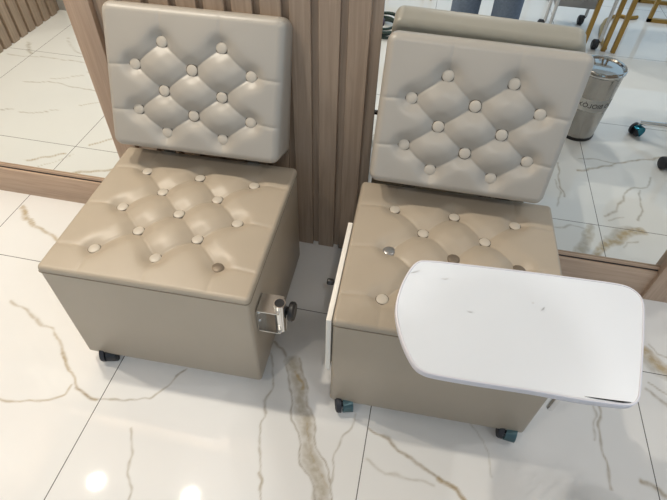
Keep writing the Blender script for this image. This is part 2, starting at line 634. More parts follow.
make_mirror('wall_mirror', -2.44, -1.035, 'tall wood-framed wall mirror left of the left seat, reflecting cream floor',
            None, (-1.037, -0.957))
make_mirror('wall_mirror', -0.127, 0.905, 'wood-framed wall mirror behind the right seat, reflecting steel bin and blue jeans',
            None, (0.900, 1.052))


# ------------------------------------------------------------------ tufted pads
def seg_dist(X, Y, a, b):
    dx, dy = b[0] - a[0], b[1] - a[1]
    t = np.clip(((X - a[0]) * dx + (Y - a[1]) * dy) / (dx * dx + dy * dy), 0, 1)
    return np.hypot(X - a[0] - t * dx, Y - a[1] - t * dy)


def tuft_lattice(rows, cols3, cols2, first3, x_edge, y_lo, y_hi):
    """rows: list of v from top to bottom; alternate rows carry 3 or 2 buttons"""
    pts = []
    for i, v in enumerate(rows):
        three = (i % 2 == 0) == first3
        pts.append([(u, v) for u in (cols3 if three else cols2)])
    segs = []
    for A, B in zip(pts[:-1], pts[1:]):
        for a in A:
            for b in B:
                if abs(a[0] - b[0]) < 0.12:
                    segs.append((a, b, 1.0))
    for r in pts:
        if len(r) == 3:
            segs.append((r[0], (-x_edge, r[0][1] - 0.006), 0.42))
            segs.append((r[2], (x_edge, r[2][1] - 0.006), 0.42))
    for u, v in pts[0]:
        segs.append(((u, v), (u, y_hi), 0.22))
    for u, v in pts[-1]:
        segs.append(((u, v), (u, y_lo), 0.22))
    return [p for r in pts for p in r], segs


def pad_mesh(w, y_lo, y_hi, buttons, segs, A, B, sc, edge_r, R, depth_fn, crown=0.006, n=130, rear_r=0.01, bsig=0.017):
    """closed cushion. local x across, y up the face, z outwards; depth_fn(y) = thickness behind z=0"""
    def dense(a, b):
        t = np.linspace(0, 1, n)
        base = a + (b - a) * t
        e = np.linspace(0, edge_r * 1.2, 8)
        return np.unique(np.round(np.concatenate([base, a + e, b - e]), 5))
    us, vs = dense(-w / 2, w / 2), dense(y_lo, y_hi)
    U, V = np.meshgrid(us, vs)
    cy = (y_lo + y_hi) / 2
    hd = (y_hi - y_lo) / 2
    d = np.minimum(w / 2 - np.abs(U), hd - np.abs(V - cy))
    ax = np.clip((np.abs(U) - (w / 2 - R)) / R, 0, 1)
    by = np.clip((np.abs(V - cy) - (hd - R)) / R, 0, 1)
    l = np.hypot(ax, by)
    mm = np.maximum(ax, by)
    sc_ = np.where(l > 1e-9, mm / np.maximum(l, 1e-9), 1.0)
    X = np.sign(U) * (np.minimum(np.abs(U), w / 2 - R) + R * ax * sc_)
    Y = cy + np.sign(V - cy) * (np.minimum(np.abs(V - cy), hd - R) + R * by * sc_)
    acc = np.zeros_like(X)
    g = np.zeros_like(X)
    for a, b, wt in segs:
        dd = seg_dist(X, Y, a, b)
        if wt >= 1:
            acc += np.exp(-(dd / sc) ** 2)
        g = np.maximum(g, min(1.0, wt * 1.6) * np.exp(-dd / 0.0045))
    g = 1.0 - np.exp(-1.1 * acc) + 0.42 * g
    bt = np.zeros_like(X)
    for p in buttons:
        bt = np.maximum(bt, np.exp(-(np.hypot(X - p[0], Y - p[1]) / bsig) ** 2))
    fade = np.clip(d / 0.02, 0, 1)
    fade = 0.35 + 0.65 * fade
    Z = -A * g * fade - B * bt
    dr = np.clip(d, 0, edge_r)
    Z = Z - (edge_r - np.sqrt(np.maximum(edge_r ** 2 - (edge_r - dr) ** 2, 0)))
    Z = Z + crown * (1 - (U / (w / 2)) ** 2) * (1 - ((V - cy) / hd) ** 2)
    bmm = bmesh.new()
    ny, nx = X.shape
    grid = [[bmm.verts.new((X[j, i], Y[j, i], Z[j, i])) for i in range(nx)] for j in range(ny)]
    for j in range(ny - 1):
        for i in range(nx - 1):
            bmm.faces.new((grid[j][i], grid[j][i + 1], grid[j + 1][i + 1], grid[j + 1][i]))
    loop = [grid[0][i] for i in range(nx)] + [grid[j][nx - 1] for j in range(1, ny)] + \
           [grid[ny - 1][i] for i in range(nx - 2, -1, -1)] + [grid[j][0] for j in range(ny - 2, 0, -1)]
    prev = loop
    for f, ins in ((0.33, 0.0), (0.66, 0.0), (None, 0.0), (1.0, rear_r)):
        ring = []
        for v in loop:
            dep = depth_fn(v.co.y)
            if f is None:
                z = v.co.z + (-(dep - rear_r) - v.co.z)
            elif f == 1.0:
                z = -dep
            else:
                z = v.co.z + (-(dep - rear_r) - v.co.z) * f
            k = 1 - ins / (w / 2)
            ring.append(bmm.verts.new((v.co.x * k, cy + (v.co.y - cy) * (1 - ins / hd), z)))
        L = len(loop)
        for q in range(L):
            bmm.faces.new((prev[q], ring[q], ring[(q + 1) % L], prev[(q + 1) % L]))
        prev = ring
    bmm.faces.new(list(reversed(prev)))

    def height(x, y):
        j = int(np.argmin(np.abs(vs - y)))
        i = int(np.argmin(np.abs(us - x)))
        return float(Z[j, i])
    return bmm, height


def button_mesh(r=0.0150):
    b = bmesh.new()
    lathe(b, [(r * 1.13, -0.004), (r * 1.13, 0.0010), (r * 1.0, 0.0012), (r * 0.97, 0.0026), (r * 0.85, 0.0036), (r * 0.4, 0.0044), (0, 0.0046)], 24)
    for f in b.faces:
        c = f.calc_center_median()
        if math.hypot(c.x, c.y) > r * 1.01:
            f.material_index = 1
    return b


# ------------------------------------------------------------------ pedicure seats
SEAT_W, SEAT_D = 0.560, 0.528
SEAT_TOP = 0.445
chair = empty('pedicure_seat', (-0.611, 0.93, 0), math.radians(1.4),
              'left beige tufted seat on casters with bare steel bracket on its side', 'chair', 'beige tufted seats')

# base box
b = bmesh.new()
box(b, -SEAT_W / 2 + 0.002, SEAT_W / 2 - 0.002, -SEAT_D / 2 + 0.002, SEAT_D / 2, 0.046, 0.4265)
ed = [e for e in b.edges if abs(e.verts[0].co.z - e.verts[1].co.z) > 0.1]
bmesh.ops.bevel(b, geom=ed, offset=0.010, segments=4, profile=0.5, affect='EDGES')
ed = [e for e in b.edges if e.verts[0].co.z < 0.06 and e.verts[1].co.z < 0.06]
bmesh.ops.bevel(b, geom=ed, offset=0.004, segments=2, profile=0.5, affect='EDGES')
link('base_box', b, M['leather'], chair)
# dark seam line below the cushion
b = bmesh.new()
R = 0.012
loop = []
for cx, cy, a0 in ((1, 1, 0), (-1, 1, 90), (-1, -1, 180), (1, -1, 270)):
    for q in range(7):
        a = math.radians(a0 + 15 * q)
        loop.append((cx * (SEAT_W / 2 - R) + R * math.cos(a), cy * (SEAT_D / 2 - R) + R * math.sin(a), 0.4263))
tube(b, loop, 0.0016, 6, closed=True)
link('seam', b, M['stitch'], chair)

# seat cushion
seat_rows = [0.160, 0.076, -0.006, -0.087, -0.170]
s_btn, s_seg = tuft_lattice(seat_rows, (-0.170, 0.0, 0.170), (-0.084, 0.084), True, SEAT_W / 2, -SEAT_D / 2, SEAT_D / 2)
pm, hfun = pad_mesh(SEAT_W, -SEAT_D / 2, SEAT_D / 2, s_btn, s_seg, 0.0125, 0.009, 0.024, 0.011, 0.013, lambda y: 0.019, 0.016, 150, 0.003, 0.026)
cushion = link('seat_cushion', pm, M['leather'], chair, angle=75)
cushion.location = (0, 0, SEAT_TOP)
first = None
bme = None
seat_buttons = []
for p in s_btn:
    if bme is None:
        o = link('button', button_mesh(), M['button'], cushion)
        o.data.materials.append(M['button_crease_shade'])
        bme = o.data
    else:
        o = bpy.data.objects.new('button', bme)
        COL.objects.link(o)
        o.parent = cushion
    o.location = (p[0], p[1], hfun(*p) + 0.0060)
    seat_buttons.append(o)

# backrest
LEN = 0.385
back_rows = [0.296, 0.231, 0.168, 0.108, 0.050]
k_btn, k_seg = tuft_lattice(back_rows, (-0.163, 0.0, 0.163), (-0.082, 0.082), False, 0.245, 0.0, LEN)
pm, hfun = pad_mesh(0.492, -0.004, LEN, k_btn, k_seg, 0.0125, 0.009, 0.021, 0.022, 0.026,
                    lambda y: 0.150 - 0.070 * max(0, min(1, y / LEN)), 0.010, 150, 0.010, 0.026)
back = link('backrest', pm, M['leather_cool_sheen'], chair, angle=75)
upv = Vector((0, 0.3687, 0.9295))
nv = Vector((0, -0.9295, 0.3687))
mw = Matrix(((1, 0, 0, -0.010), (0, upv.y, nv.y, 0.165), (0, upv.z, nv.z, 0.525), (0, 0, 0, 1)))
back.matrix_local = mw
for p in k_btn:
    o = bpy.data.objects.new('button', bme)
    COL.objects.link(o)
    o.parent = back
    o.location = (p[0], p[1], hfun(*p) + 0.0060)
# steel straps that carry the backrest
for sx in (-0.14, 0.14):
    b = bmesh.new()
    box(b, sx - 0.02, sx + 0.02, 0.2625, 0.2675, 0.12, 0.492)
    link('support_strap', b, M['steel'], chair)


# casters
def make_caster(x, y, ang, parent, hood='teal'):
    b = bmesh.new()
    # twin wheel discs on one axle
    lathe(b, [(0.0, -0.024), (0.020, -0.024), (0.028, -0.021), (0.030, -0.016), (0.030, -0.007), (0.012, -0.004), (0.012, 0.009),
              (0.027, 0.012), (0.027, 0.019), (0.0255, 0.022), (0.018, 0.024), (0.0, 0.024)], 28, (0, 0, 0.030), 'x')
    w = link('caster', b, M['rubber'], parent)
    w.location = (x, y, 0)
    w.rotation_euler = (0, 0, ang)
    b = bmesh.new()
    n = 14
    L, Rr = [], []
    for i in range(n + 1):
        a = math.radians(-72 + 215 * i / n)
        p, q = -0.030 * math.cos(a), 0.029 + 0.028 * math.sin(a)
        L.append(b.verts.new((-0.002, p, max(q, 0.002))))
        Rr.append(b.verts.new((0.027, p, max(q, 0.002))))
    for i in range(n):
        b.faces.new((L[i], L[i + 1], Rr[i + 1], Rr[i]))
    b.faces.new(Rr)
    bmesh.ops.solidify(b, geom=list(b.faces), thickness=0.0012)
    link('hood', b, M[hood], w)
    b = bmesh.new()
    tube(b, [(0, 0, 0.045), (0, 0, 0.066)], 0.006, 10)
    link('stem', b, M['steel'], w)
    return w


for sx, sy, an in ((-0.238, -0.256, 0.25), (0.234, -0.250, -0.15), (-0.215, 0.215, 0.9), (0.215, 0.215, -0.2)):
    make_caster(sx, sy, an, chair)

# steel bracket with sleeve and knob on the right-hand side
bx0 = SEAT_W / 2
b = bmesh.new()
box(b, bx0, bx0 + 0.003, -0.232, -0.172, 0.272, 0.362)
box(b, bx0, bx0 + 0.062, -0.232, -0.172, 0.359, 0.362)
box(b, bx0, bx0 + 0.062, -0.232, -0.172, 0.272, 0.275)
br = link('side_bracket', b, M['steel'], chair, smooth=False)
b = bmesh.new()
n = 24
for r0, r1, z0, z1 in ((0.0160, 0.0132, 0.264, 0.376),):
    rings = []
    for r, z in ((r0, z0), (r0, z1), (r1, z1), (r1, z0)):
        rings.append([b.verts.new((bx0 + 0.058 + r * math.cos(2 * PI * k / n), -0.205 + r * math.sin(2 * PI * k / n), z)) for k in range(n)])
    for q in range(4):
        A_, B_ = rings[q], rings[(q + 1) % 4]
        for k in range(n):
            b.faces.new((A_[k], A_[(k + 1) % n], B_[(k + 1) % n], B_[k]))
link('sleeve', b, M['chrome'], br)
b = bmesh.new()
lathe(b, [(0, 0.0), (0.010, 0.0), (0.012, 0.006), (0.024, 0.008), (0.027, 0.012), (0.027, 0.020), (0.022, 0.025), (0, 0.025)], 24,
      (bx0 + 0.070, -0.192, 0.328), 'x')
link('clamp_knob', b, M['black'], br)
b = bmesh.new()
lathe(b, [(0.0, 0.264), (0.0131, 0.264), (0.0131, 0.3715), (0.0, 0.3715)], 24, (bx0 + 0.058, -0.205, 0))
link('sleeve_shade_plug', b, M['black'], br)  # black plug stands in for the darkness inside the hollow sleeve
for zz in (0.30, 0.335):
    b = bmesh.new()
    lathe(b, [(0.006, 0.0), (0.006, 0.002), (0.003, 0.004), (0, 0.004)], 12, (bx0 + 0.003, -0.215, zz), 'x')
    link('screw', b, M['chrome'], br)

# second seat: copy of the whole tree
chair2 = copy_tree(chair)
chair2.location = (0.156, 0.93, 0)
chair2['label'] = 'right beige tufted seat on casters, under the white swing tray and before the mirror'
chair2_back = [c for c in kids(chair2) if c.name.startswith('backrest')][0]
chair2_back.matrix_local = mw @ Matrix.Translation((0.002, 0.19, 0)) @ Matrix.Rotation(math.radians(-0.9), 4, 'Z') @ Matrix.Translation((0, -0.19, 0))
back.matrix_local = mw @ Matrix.Translation((0.004, 0, 0)) @ Matrix.Diagonal((1.025, 1.0, 1.0, 1.0))
# the right-hand edges of the two backrests are not cut quite alike


def slant(o, top, bot):
    o.data = o.data.copy()
    for v in o.data.vertices:
        if v.co.x > 0.17:
            k = (v.co.x - 0.17) / 0.076
            f = max(0.0, min(1.0, v.co.y / LEN))
            v.co.x += k * (bot + (top - bot) * f)


slant(back, 0.009, 0.0)
slant(chair2_back, 0.012, -0.015)
# the left seat rolls on dark casters, the front right one swivelled in under the box
for c in kids(chair):
    if c.name.startswith('caster'):
        for h in kids(c):
            if h.name.startswith('hood'):
                h.data = h.data.copy()
                h.data.materials.clear()
                h.data.materials.append(M['dark_hood'])
        if c.location.x > 0 and c.location.y < 0:
            c.location = (0.205, -0.195, 0)
        elif c.location.y < 0:
            c.location = (-0.222, -0.247, 0)


def worn(root, idx, mat, lab):
    cu = [c for c in kids(root) if c.name.startswith('seat_cushion')][0]
    bs = [c for c in kids(cu) if c.name.startswith('button')]
    px, py = s_btn[idx]
    o = min(bs, key=lambda c: (c.location.x - px) ** 2 + (c.location.y - py) ** 2)
    o.data = o.data.copy()
    o.data.materials.clear()
    o.data.materials.append(M[mat])
    o.data.materials.append(M['button_crease_shade'])
    o['label'] = lab


worn(chair, 12, 'button_worn', 'worn dark button at the front right')
worn(chair2, 5, 'button_steel', 'bare grey metal button')
worn(chair2, 6, 'button_worn', 'worn dark button in the middle')
worn(chair2, 7, 'button_worn', 'worn dark button on the right')

# white side board bolted to the right seat's left flank, with a black knob
b = bmesh.new()
box(b, -SEAT_W / 2 - 0.0135, -SEAT_W / 2 - 0.0005, -0.262, 0.075, 0.215, 0.444, 0.002, 2)
sb = link('side_board', b, M['cream_board'], chair2)
sb['label'] = 'white board on the left flank'
b = bmesh.new()
lathe(b, [(0, 0), (0.007, 0), (0.0095, -0.003), (0.0095, -0.017), (0.007, -0.020), (0, -0.020)], 16, (-SEAT_W / 2 - 0.030, -0.045, 0.318), 'x')
link('board_knob', b, M['black'], chair2)
b = bmesh.new()
tube(b, [(-SEAT_W / 2 - 0.031, -0.045, 0.318), (-SEAT_W / 2 - 0.012, -0.045, 0.318)], 0.0035, 10)
link('board_bolt', b, M['black'], chair2)


# ------------------------------------------------------------------ swing tray
def tray_z(x, y):
    return 0.612 + 0.15 * (y - 0.72) - 0.02 * (x - 0.3)


def on_tray(px, py):
    d = ray(px, py)
    # z = a + bx + cy
    a = 0.612 - 0.15 * 0.72 + 0.02 * 0.3
    t = (a - CAM_H) / (d[2] - 0.15 * d[1] + 0.02 * d[0])
    return Vector((d[0] * t, d[1] * t, CAM_H + d[2] * t))


TR = [(424, 259.5), (470, 264.5), (530, 271.5), (590, 279.5), (614, 282.7), (627, 285.5), (636, 290.5), (642.5, 297.5), (645, 306),
      (644.7, 330), (643, 365), (641.5, 390), (640, 399), (636.5, 404.3), (630, 406), (616, 405), (580, 400.5), (534, 391.5), (480, 383.7),
      (438, 376.5), (424, 373), (414, 366), (404, 347), (398, 329), (395, 312), (396.5, 298), (402, 282), (410, 268), (416.5, 261.5)]
pts3 = [on_tray(*p) for p in TR]


def smooth_loop(P, it=2):
    for _ in range(it):
        Q = []
        for i in range(len(P)):
            a, c = P[i], P[(i + 1) % len(P)]
            Q.append(a * 0.75 + c * 0.25)
            Q.append(a * 0.25 + c * 0.75)
        P = Q
    return P


outline = smooth_loop(pts3, 2)
cen = sum(outline, Vector()) / len(outline)
nrm = Vector((0.02, -0.15, 1)).normalized()


def inset(P, d):
    Q = []
    n_ = len(P)
    for i in range(n_):
        t = (P[(i + 1) % n_] - P[i - 1]).normalized()
        inn = nrm.cross(t)
        if inn.dot(cen - P[i]) < 0:
            inn = -inn
        Q.append(P[i] + inn * d)
    return Q


POST = Vector((0.156 + 0.334 * math.cos(math.radians(1.4)) + 0.205 * math.sin(math.radians(1.4)),
               0.93 - 0.205 + 0.334 * math.sin(math.radians(1.4)), 0))
tray = empty('swing_tray', (POST.x, POST.y, 0), 0, 'white swing tray with rounded corners over the right seat', 'tray')
off = Vector((POST.x, POST.y, 0))


def prism(P, top, bot):
    bb = bmesh.new()
    A_ = [bb.verts.new(p - off + nrm * top) for p in P]
    B_ = [bb.verts.new(p - off + nrm * bot) for p in P]
    bb.faces.new(A_)
    bb.faces.new(list(reversed(B_)))
    for i in range(len(P)):
        bb.faces.new((A_[i], A_[(i + 1) % len(P)], B_[(i + 1) % len(P)], B_[i]))
    return bb


link('board', prism(inset(outline, 0.0045), 0.0, -0.0175), M['white_lam'], tray, angle=30)
b = bmesh.new()
prof = [(0.0045, -0.0003), (0.0035, 0.0012), (0.0012, 0.0012), (0.0, 0.0), (0.0, -0.0175), (0.0012, -0.019), (0.0045, -0.019)]
rings = []
for ins, hh in prof:
    rings.append([b.verts.new(p - off + nrm * hh) for p in inset(outline, ins)])
n = len(outline)
for q in range(len(prof)):
    A_, B_ = rings[q], rings[(q + 1) % len(prof)]
    for k in range(n):
        b.faces.new((A_[k], A_[(k + 1) % n], B_[(k + 1) % n], B_[k]))
link('edge_band', b, M['white_edge'], tray, angle=50)
# dark crack where the edge band lifts off
b = bmesh.new()
cr = [(584, 396.5), (596, 398.5), (610, 400.5), (622, 402.2), (631, 402.6)]
cw = [0.0002, 0.0010, 0.0013, 0.0017, 0.0005]
pv = [on_tray(*p) - off + nrm * 0.0016 for p in cr]
sd = Vector((0, 1, 0.15)).normalized()
A_ = [b.verts.new(p + sd * w) for p, w in zip(pv, cw)]
B_ = [b.verts.new(p - sd * w) for p, w in zip(pv, cw)]
for i in range(len(cr) - 1):
    b.faces.new((A_[i], A_[i + 1], B_[i + 1], B_[i]))
bmesh.ops.solidify(b, geom=list(b.faces), thickness=0.0006)
link('crack', b, M['crack'], tray)
# faint scuffs
for (sx, sy, L_, an) in ((415, 272, 0.022, 0.5), (445, 279, 0.014, 0.2), (533, 303, 0.006, 0.3), (543, 309, 0.012, 0.9), (470, 312, 0.010, 0.1)):
    b = bmesh.new()
    c0 = on_tray(sx, sy) - off + nrm * 0.0002
    xa = Vector((math.cos(an), math.sin(an), 0.15 * math.sin(an) - 0.02 * math.cos(an)))
    ya = nrm.cross(xa)
    vs_ = []
    for k in range(14):
        a = 2 * PI * k / 14
        rr = 1 + 0.3 * math.sin(3 * a)
        vs_.append(b.verts.new(c0 + xa * L_ * 0.5 * rr * math.cos(a) + ya * 0.0013 * rr * math.sin(a)))
    b.faces.new(vs_)
    bmesh.ops.solidify(b, geom=list(b.faces), thickness=0.0002)
    link('scuff', b, M['smudge'], tray)
# post
zt = tray_z(POST.x, POST.y) - 0.020
b = bmesh.new()
tube(b, [(0, 0, 0.115), (0, 0, 0.2), (0, 0, zt - 0.0)], 0.0108, 20)
link('post', b, M['chrome'], tray)
b = bmesh.new()
box(b, -0.045, 0.012, -0.045, 0.018, zt - 0.008, zt - 0.004)
link('mounting_plate', b, M['steel'], tray, smooth=False)

# ------------------------------------------------------------------ things standing behind the viewer, seen in the mirror
# pedal bin
BX, BY = 0.792, 0.305
bin_ = empty('pedal_bin', (BX, BY, 0), 0, 'stainless steel pedal bin with white lettered label, seen in the mirror', 'bin')
b = bmesh.new()
lathe(b, [(0.080, 0.012), (0.083, 0.014), (0.096, 0.325), (0.098, 0.330), (0.094, 0.332)], 48)
M['bin_steel'] = plain('bin_steel', (0.42, 0.40, 0.37), 0.22, 1.0, 0.08, 40)
link('body', b, M['bin_steel'], bin_)
b = bmesh.new()
lathe(b, [(0.083, 0.0), (0.085, 0.004), (0.085, 0.015), (0.080, 0.018)], 48)
link('foot_ring', b, M['black'], bin_)
b = bmesh.new()
lathe(b, [(0.099, 0.332), (0.102, 0.336), (0.102, 0.348), (0.097, 0.354), (0.088, 0.352), (0.084, 0.346), (0.070, 0.350), (0.045, 0.355), (0.0, 0.357)], 48)
M['lid_steel'] = plain('lid_steel', (0.58, 0.57, 0.55), 0.10, 1.0)
link('lid', b, M['lid_steel'], bin_)
b = bmesh.new()
box(b, -0.02, 0.02, -0.128, -0.075, 0.004, 0.012, 0.002, 1)
link('pedal', b, M['black'], bin_)
LAB_A = math.atan2(2.65 - BY, -BX)            # direction in which the label faces (towards the mirror)


def rad_at(z):
    return 0.083 + (0.096 - 0.083) * (z - 0.014) / (0.345 - 0.014)


b = bmesh.new()
cols = []
for k in range(41):
    a = LAB_A - 0.40 + (k - 20) / 20 * 1.45
    rr = [(rad_at(z) + 0.0008, z) for z in (0.165, 0.225)]
    cols.append([b.verts.new((r * math.cos(a), r * math.sin(a), z)) for r, z in rr])
for A_, B_ in zip(cols[:-1], cols[1:]):
    b.faces.new((A_[0], B_[0], B_[1], A_[1]))
bmesh.ops.solidify(b, geom=list(b.faces), thickness=0.0006)
lab = link('label_strip', b, M['label_white'], bin_)
cu = bpy.data.curves.new('lettering', 'FONT')
cu.body = 'DO BIOL\u00d3X'
cu.size = 0.032
cu.align_x = 'CENTER'
cu.align_y = 'CENTER'
cu.resolution_u = 3
to = bpy.data.objects.new('lettering_src', cu)
COL.objects.link(to)
bpy.context.view_layer.update()
tm = bpy.data.meshes.new_from_object(to.evaluated_get(bpy.context.evaluated_depsgraph_get()))
bpy.data.objects.remove(to)
for v in tm.vertices:
    x, y = v.co.x, v.co.y
    z = 0.195 + y
    rr = rad_at(z) + 0.0016
    a = LAB_A - 0.50 + x / rr
    v.co = (rr * math.cos(a), rr * math.sin(a), z)
tm.materials.clear()
tm.materials.append(M['ink'])
tm.name = 'lettering'
lt = bpy.data.objects.new('lettering', tm)
COL.objects.link(lt)
lt.parent = lab

# rolling stool with teal casters
SX, SY = 1.298, 0.335
stool = empty('rolling_stool', (SX, SY, 0), 0, 'chrome five-star rolling stool with teal casters at the right edge of the mirror', 'stool')
a1 = math.atan2(0.26 - SY, 1.08 - SX)
b = bmesh.new()
lathe(b, [(0.028, 0.075), (0.034, 0.08), (0.034, 0.12), (0.025, 0.13), (0.02, 0.45), (0, 0.45)], 24)
col_ = link('gas_column', b, M['chrome'], stool)
for k in range(5):
    a = a1 - 2 * PI * k / 5
    ca, sa = math.cos(a), math.sin(a)
    b = bmesh.new()
    tube(b, [(0.02 * ca, 0.02 * sa, 0.098), (0.12 * ca, 0.12 * sa, 0.090), (0.228 * ca, 0.228 * sa, 0.070)], [0.016, 0.014, 0.011], 12)
    link('base_arm', b, M['chrome'], stool)
    w = make_caster(0.23 * ca, 0.23 * sa, a + 0.7 + PI, stool, 'blue_teal')
b = bmesh.new()
lathe(b, [(0, 0.45), (0.15, 0.452), (0.175, 0.46), (0.18, 0.485), (0.17, 0.515), (0.12, 0.525), (0, 0.527)], 40)
link('seat', b, M['leather'], stool)


# gold-legged round side table
tb = empty('side_table', (1.03, -0.72, 0), 0, 'gold side table on slim upright legs with a curved floor ring, in the mirror', 'table')
for x, y in ((-0.085, 0.06), (0.042, 0.055), (0.098, 0.065)):
    b = bmesh.new()
    box(b, x - 0.013, x + 0.013, y - 0.011, y + 0.011, 0.0, 0.90, 0.002, 1)
    link('leg', b, M['gold'], tb)
b = bmesh.new()
arc = []
for p in ((605, 49), (602, 42), (601, 34), (602, 26), (606, 20), (613, 16.5), (621, 16), (629, 18)):
    q = on_z(p[0], p[1], 0.012)
    arc.append((q[0] - 1.03, 2 * MIR_Y - q[1] + 0.72, 0.012))
arc.append((arc[-1][0] + 0.06, arc[-1][1] - 0.03, 0.012))
tube(b, arc, 0.012, 10)
link('floor_ring', b, M['gold'], tb)
b = bmesh.new()
lathe(b, [(0, 0.90), (0.235, 0.90), (0.24, 0.905), (0.24, 0.92), (0.235, 0.925), (0, 0.925)], 48, (0.04, -0.05, 0))
link('tabletop', b, M['glass_top'], tb)


# gold sled frame chair and gold-legged stool
def sled(name, x, y, w, d, h, label, rz=0.0, group=None):
    t = empty(name, (x, y, 0), rz, label, 'stool', group)
    for sy_ in (0, -d):
        b_ = bmesh.new()
        pts_ = [(0, sy_, h), (0, sy_, 0.012), (w, sy_, 0.012), (w, sy_, h)]
        for p, q in zip(pts_[:-1], pts_[1:]):
            x0, x1 = min(p[0], q[0]) - 0.012, max(p[0], q[0]) + 0.012
            z0, z1 = min(p[2], q[2]) - 0.012, max(p[2], q[2]) + 0.012
            box(b_, x0, x1, sy_ - 0.012, sy_ + 0.012, z0, z1)
        link('leg_frame', b_, M['gold'], t, smooth=False)
    b_ = bmesh.new()
    box(b_, -0.02, w + 0.02, -d - 0.02, 0.02, h, h + 0.07, 0.02, 3)
    link('seat', b_, M['leather'], t)
    return t


sled('bench_stool', 1.455, -1.21, 0.40, 0.35, 0.42, 'gold sled-framed stool at the upper right corner of the mirror')
st = empty('bar_stool', (-0.075, -1.2, 0), 0, 'gold-legged stool left of the jeans in the mirror', 'stool')
for x, y in ((-0.02, 0.0), (0.035, 0.0), (-0.30, -0.28), (0.035, -0.28)):
    b = bmesh.new()
    tube(b, [(x, y, 0), (x, y, 0.65)], 0.010, 12)
    link('leg', b, M['gold'], st)
b = bmesh.new()
tube(b, [(-0.30, -0.28, 0.2), (-0.02, 0.0, 0.2), (0.035, 0, 0.2), (0.035, -0.28, 0.2)], 0.008, 8, closed=True)
link('foot_rail', b, M['gold'], st)
b = bmesh.new()
lathe(b, [(0, 0.65), (0.2, 0.65), (0.215, 0.665), (0.215, 0.70), (0.19, 0.72), (0, 0.72)], 40, (-0.12, -0.14, 0))
link('seat', b, M['leather'], st)

# white trolley with black casters and a grey tray
tr = empty('salon_trolley', (0.92, -1.03, 0), 0, 'white metal trolley on black casters with grey tray, in the mirror', 'trolley')
for x, y in ((0.115, 0.36), (0.075, 0.0), (-0.20, 0.33), (-0.20, 0.14)):
    if True:
        b = bmesh.new()
        tube(b, [(x, y, 0.055), (x, y, 0.62)], 0.010, 12)
        link('post', b, M['white_metal'], tr)
        b = bmesh.new()
        lathe(b, [(0, -0.018), (0.023, -0.018), (0.030, -0.012), (0.030, 0.012), (0.023, 0.018), (0, 0.018)], 20, (x - 0.02, y - 0.01, 0.03), 'x')
        tube(b, [(x - 0.02, y - 0.01, 0.03), (x, y, 0.06)], 0.011, 10)
        link('caster', b, M['rubber'], tr)
b = bmesh.new()
box(b, -0.215, 0.085, -0.01, 0.15, 0.60, 0.62, 0.004, 2)
link('shelf', b, M['grey_plate'], tr)
b = bmesh.new()
box(b, -0.19, 0.066, 0.0, 0.225, 0.185, 0.33, 0.006, 2)
link('drawer_box', b, M['grey_plate'], tr)

# aluminium step ladder
ld = empty('step_ladder', (0.67, -1.42, 0), 0, 'grey aluminium step ladder right of the jeans, in the mirror', 'ladder')
for x in (0.0, 0.13):
    b = bmesh.new()
    box(b, x - 0.012, x + 0.012, -0.012, 0.012, 0, 1.3, 0.003, 1)
    link('rail', b, M['alu'], ld)
for i in range(5):
    b = bmesh.new()
    box(b, 0.0, 0.13, -0.03, 0.03, 0.21 + 0.24 * i, 0.235 + 0.24 * i, 0.003, 1)
    link('step', b, M['alu'], ld)

# coil of dark cable on the floor
cbl = empty('cable_coil', (-0.315, -0.60, 0), 0, 'coil of dark green cable on the floor at the left edge of the right mirror', 'cable')
b = bmesh.new()
pp = []
for k in range(140):
    a = 2 * PI * k / 28
    rr = 0.105 + 0.016 * math.sin(k * 0.37) + 0.004 * (k / 28)
    pp.append((rr * math.cos(a), rr * math.sin(a), 0.009 + 0.013 * (k / 28) + 0.003 * math.sin(k * 0.9)))
tube(b, pp, 0.0085, 8)
link('cable', b, M['cable'], cbl)
b = bmesh.new()
box(b, -0.03, 0.02, 0.03, 0.08, 0.06, 0.10, 0.01, 3)
link('plug', b, M['plug'], cbl)


# ------------------------------------------------------------------ the person taking the photograph
def skin_obj(name, verts, edges, radii, mat, parent, root=0, sub=2):
    me = bpy.data.meshes.new(name)
    me.from_pydata([Vector(v) for v in verts], edges, [])
    o = bpy.data.objects.new(name, me)
    COL.objects.link(o)
    o.parent = parent
    sm = o.modifiers.new('skin', 'SKIN')
    sm.use_smooth_shade = True
    lay = me.skin_vertices[0]
    for i, r in enumerate(radii):
        lay.data[i].radius = r if isinstance(r, tuple) else (r, r)
        lay.data[i].use_root = (i == root)
    ss = o.modifiers.new('subdivision', 'SUBSURF')
    ss.levels = sub
    ss.render_levels = sub
    me.materials.append(mat)
    return o


PX, PY = 0.265, -0.17
per = empty('person', (PX, PY, 0), 0, 'person in dark blue jeans and grey shirt photographing the seats, jeans seen in mirror', 'person')
HX = 0.105           # half distance between the knees
fw = ROT[:, 2]
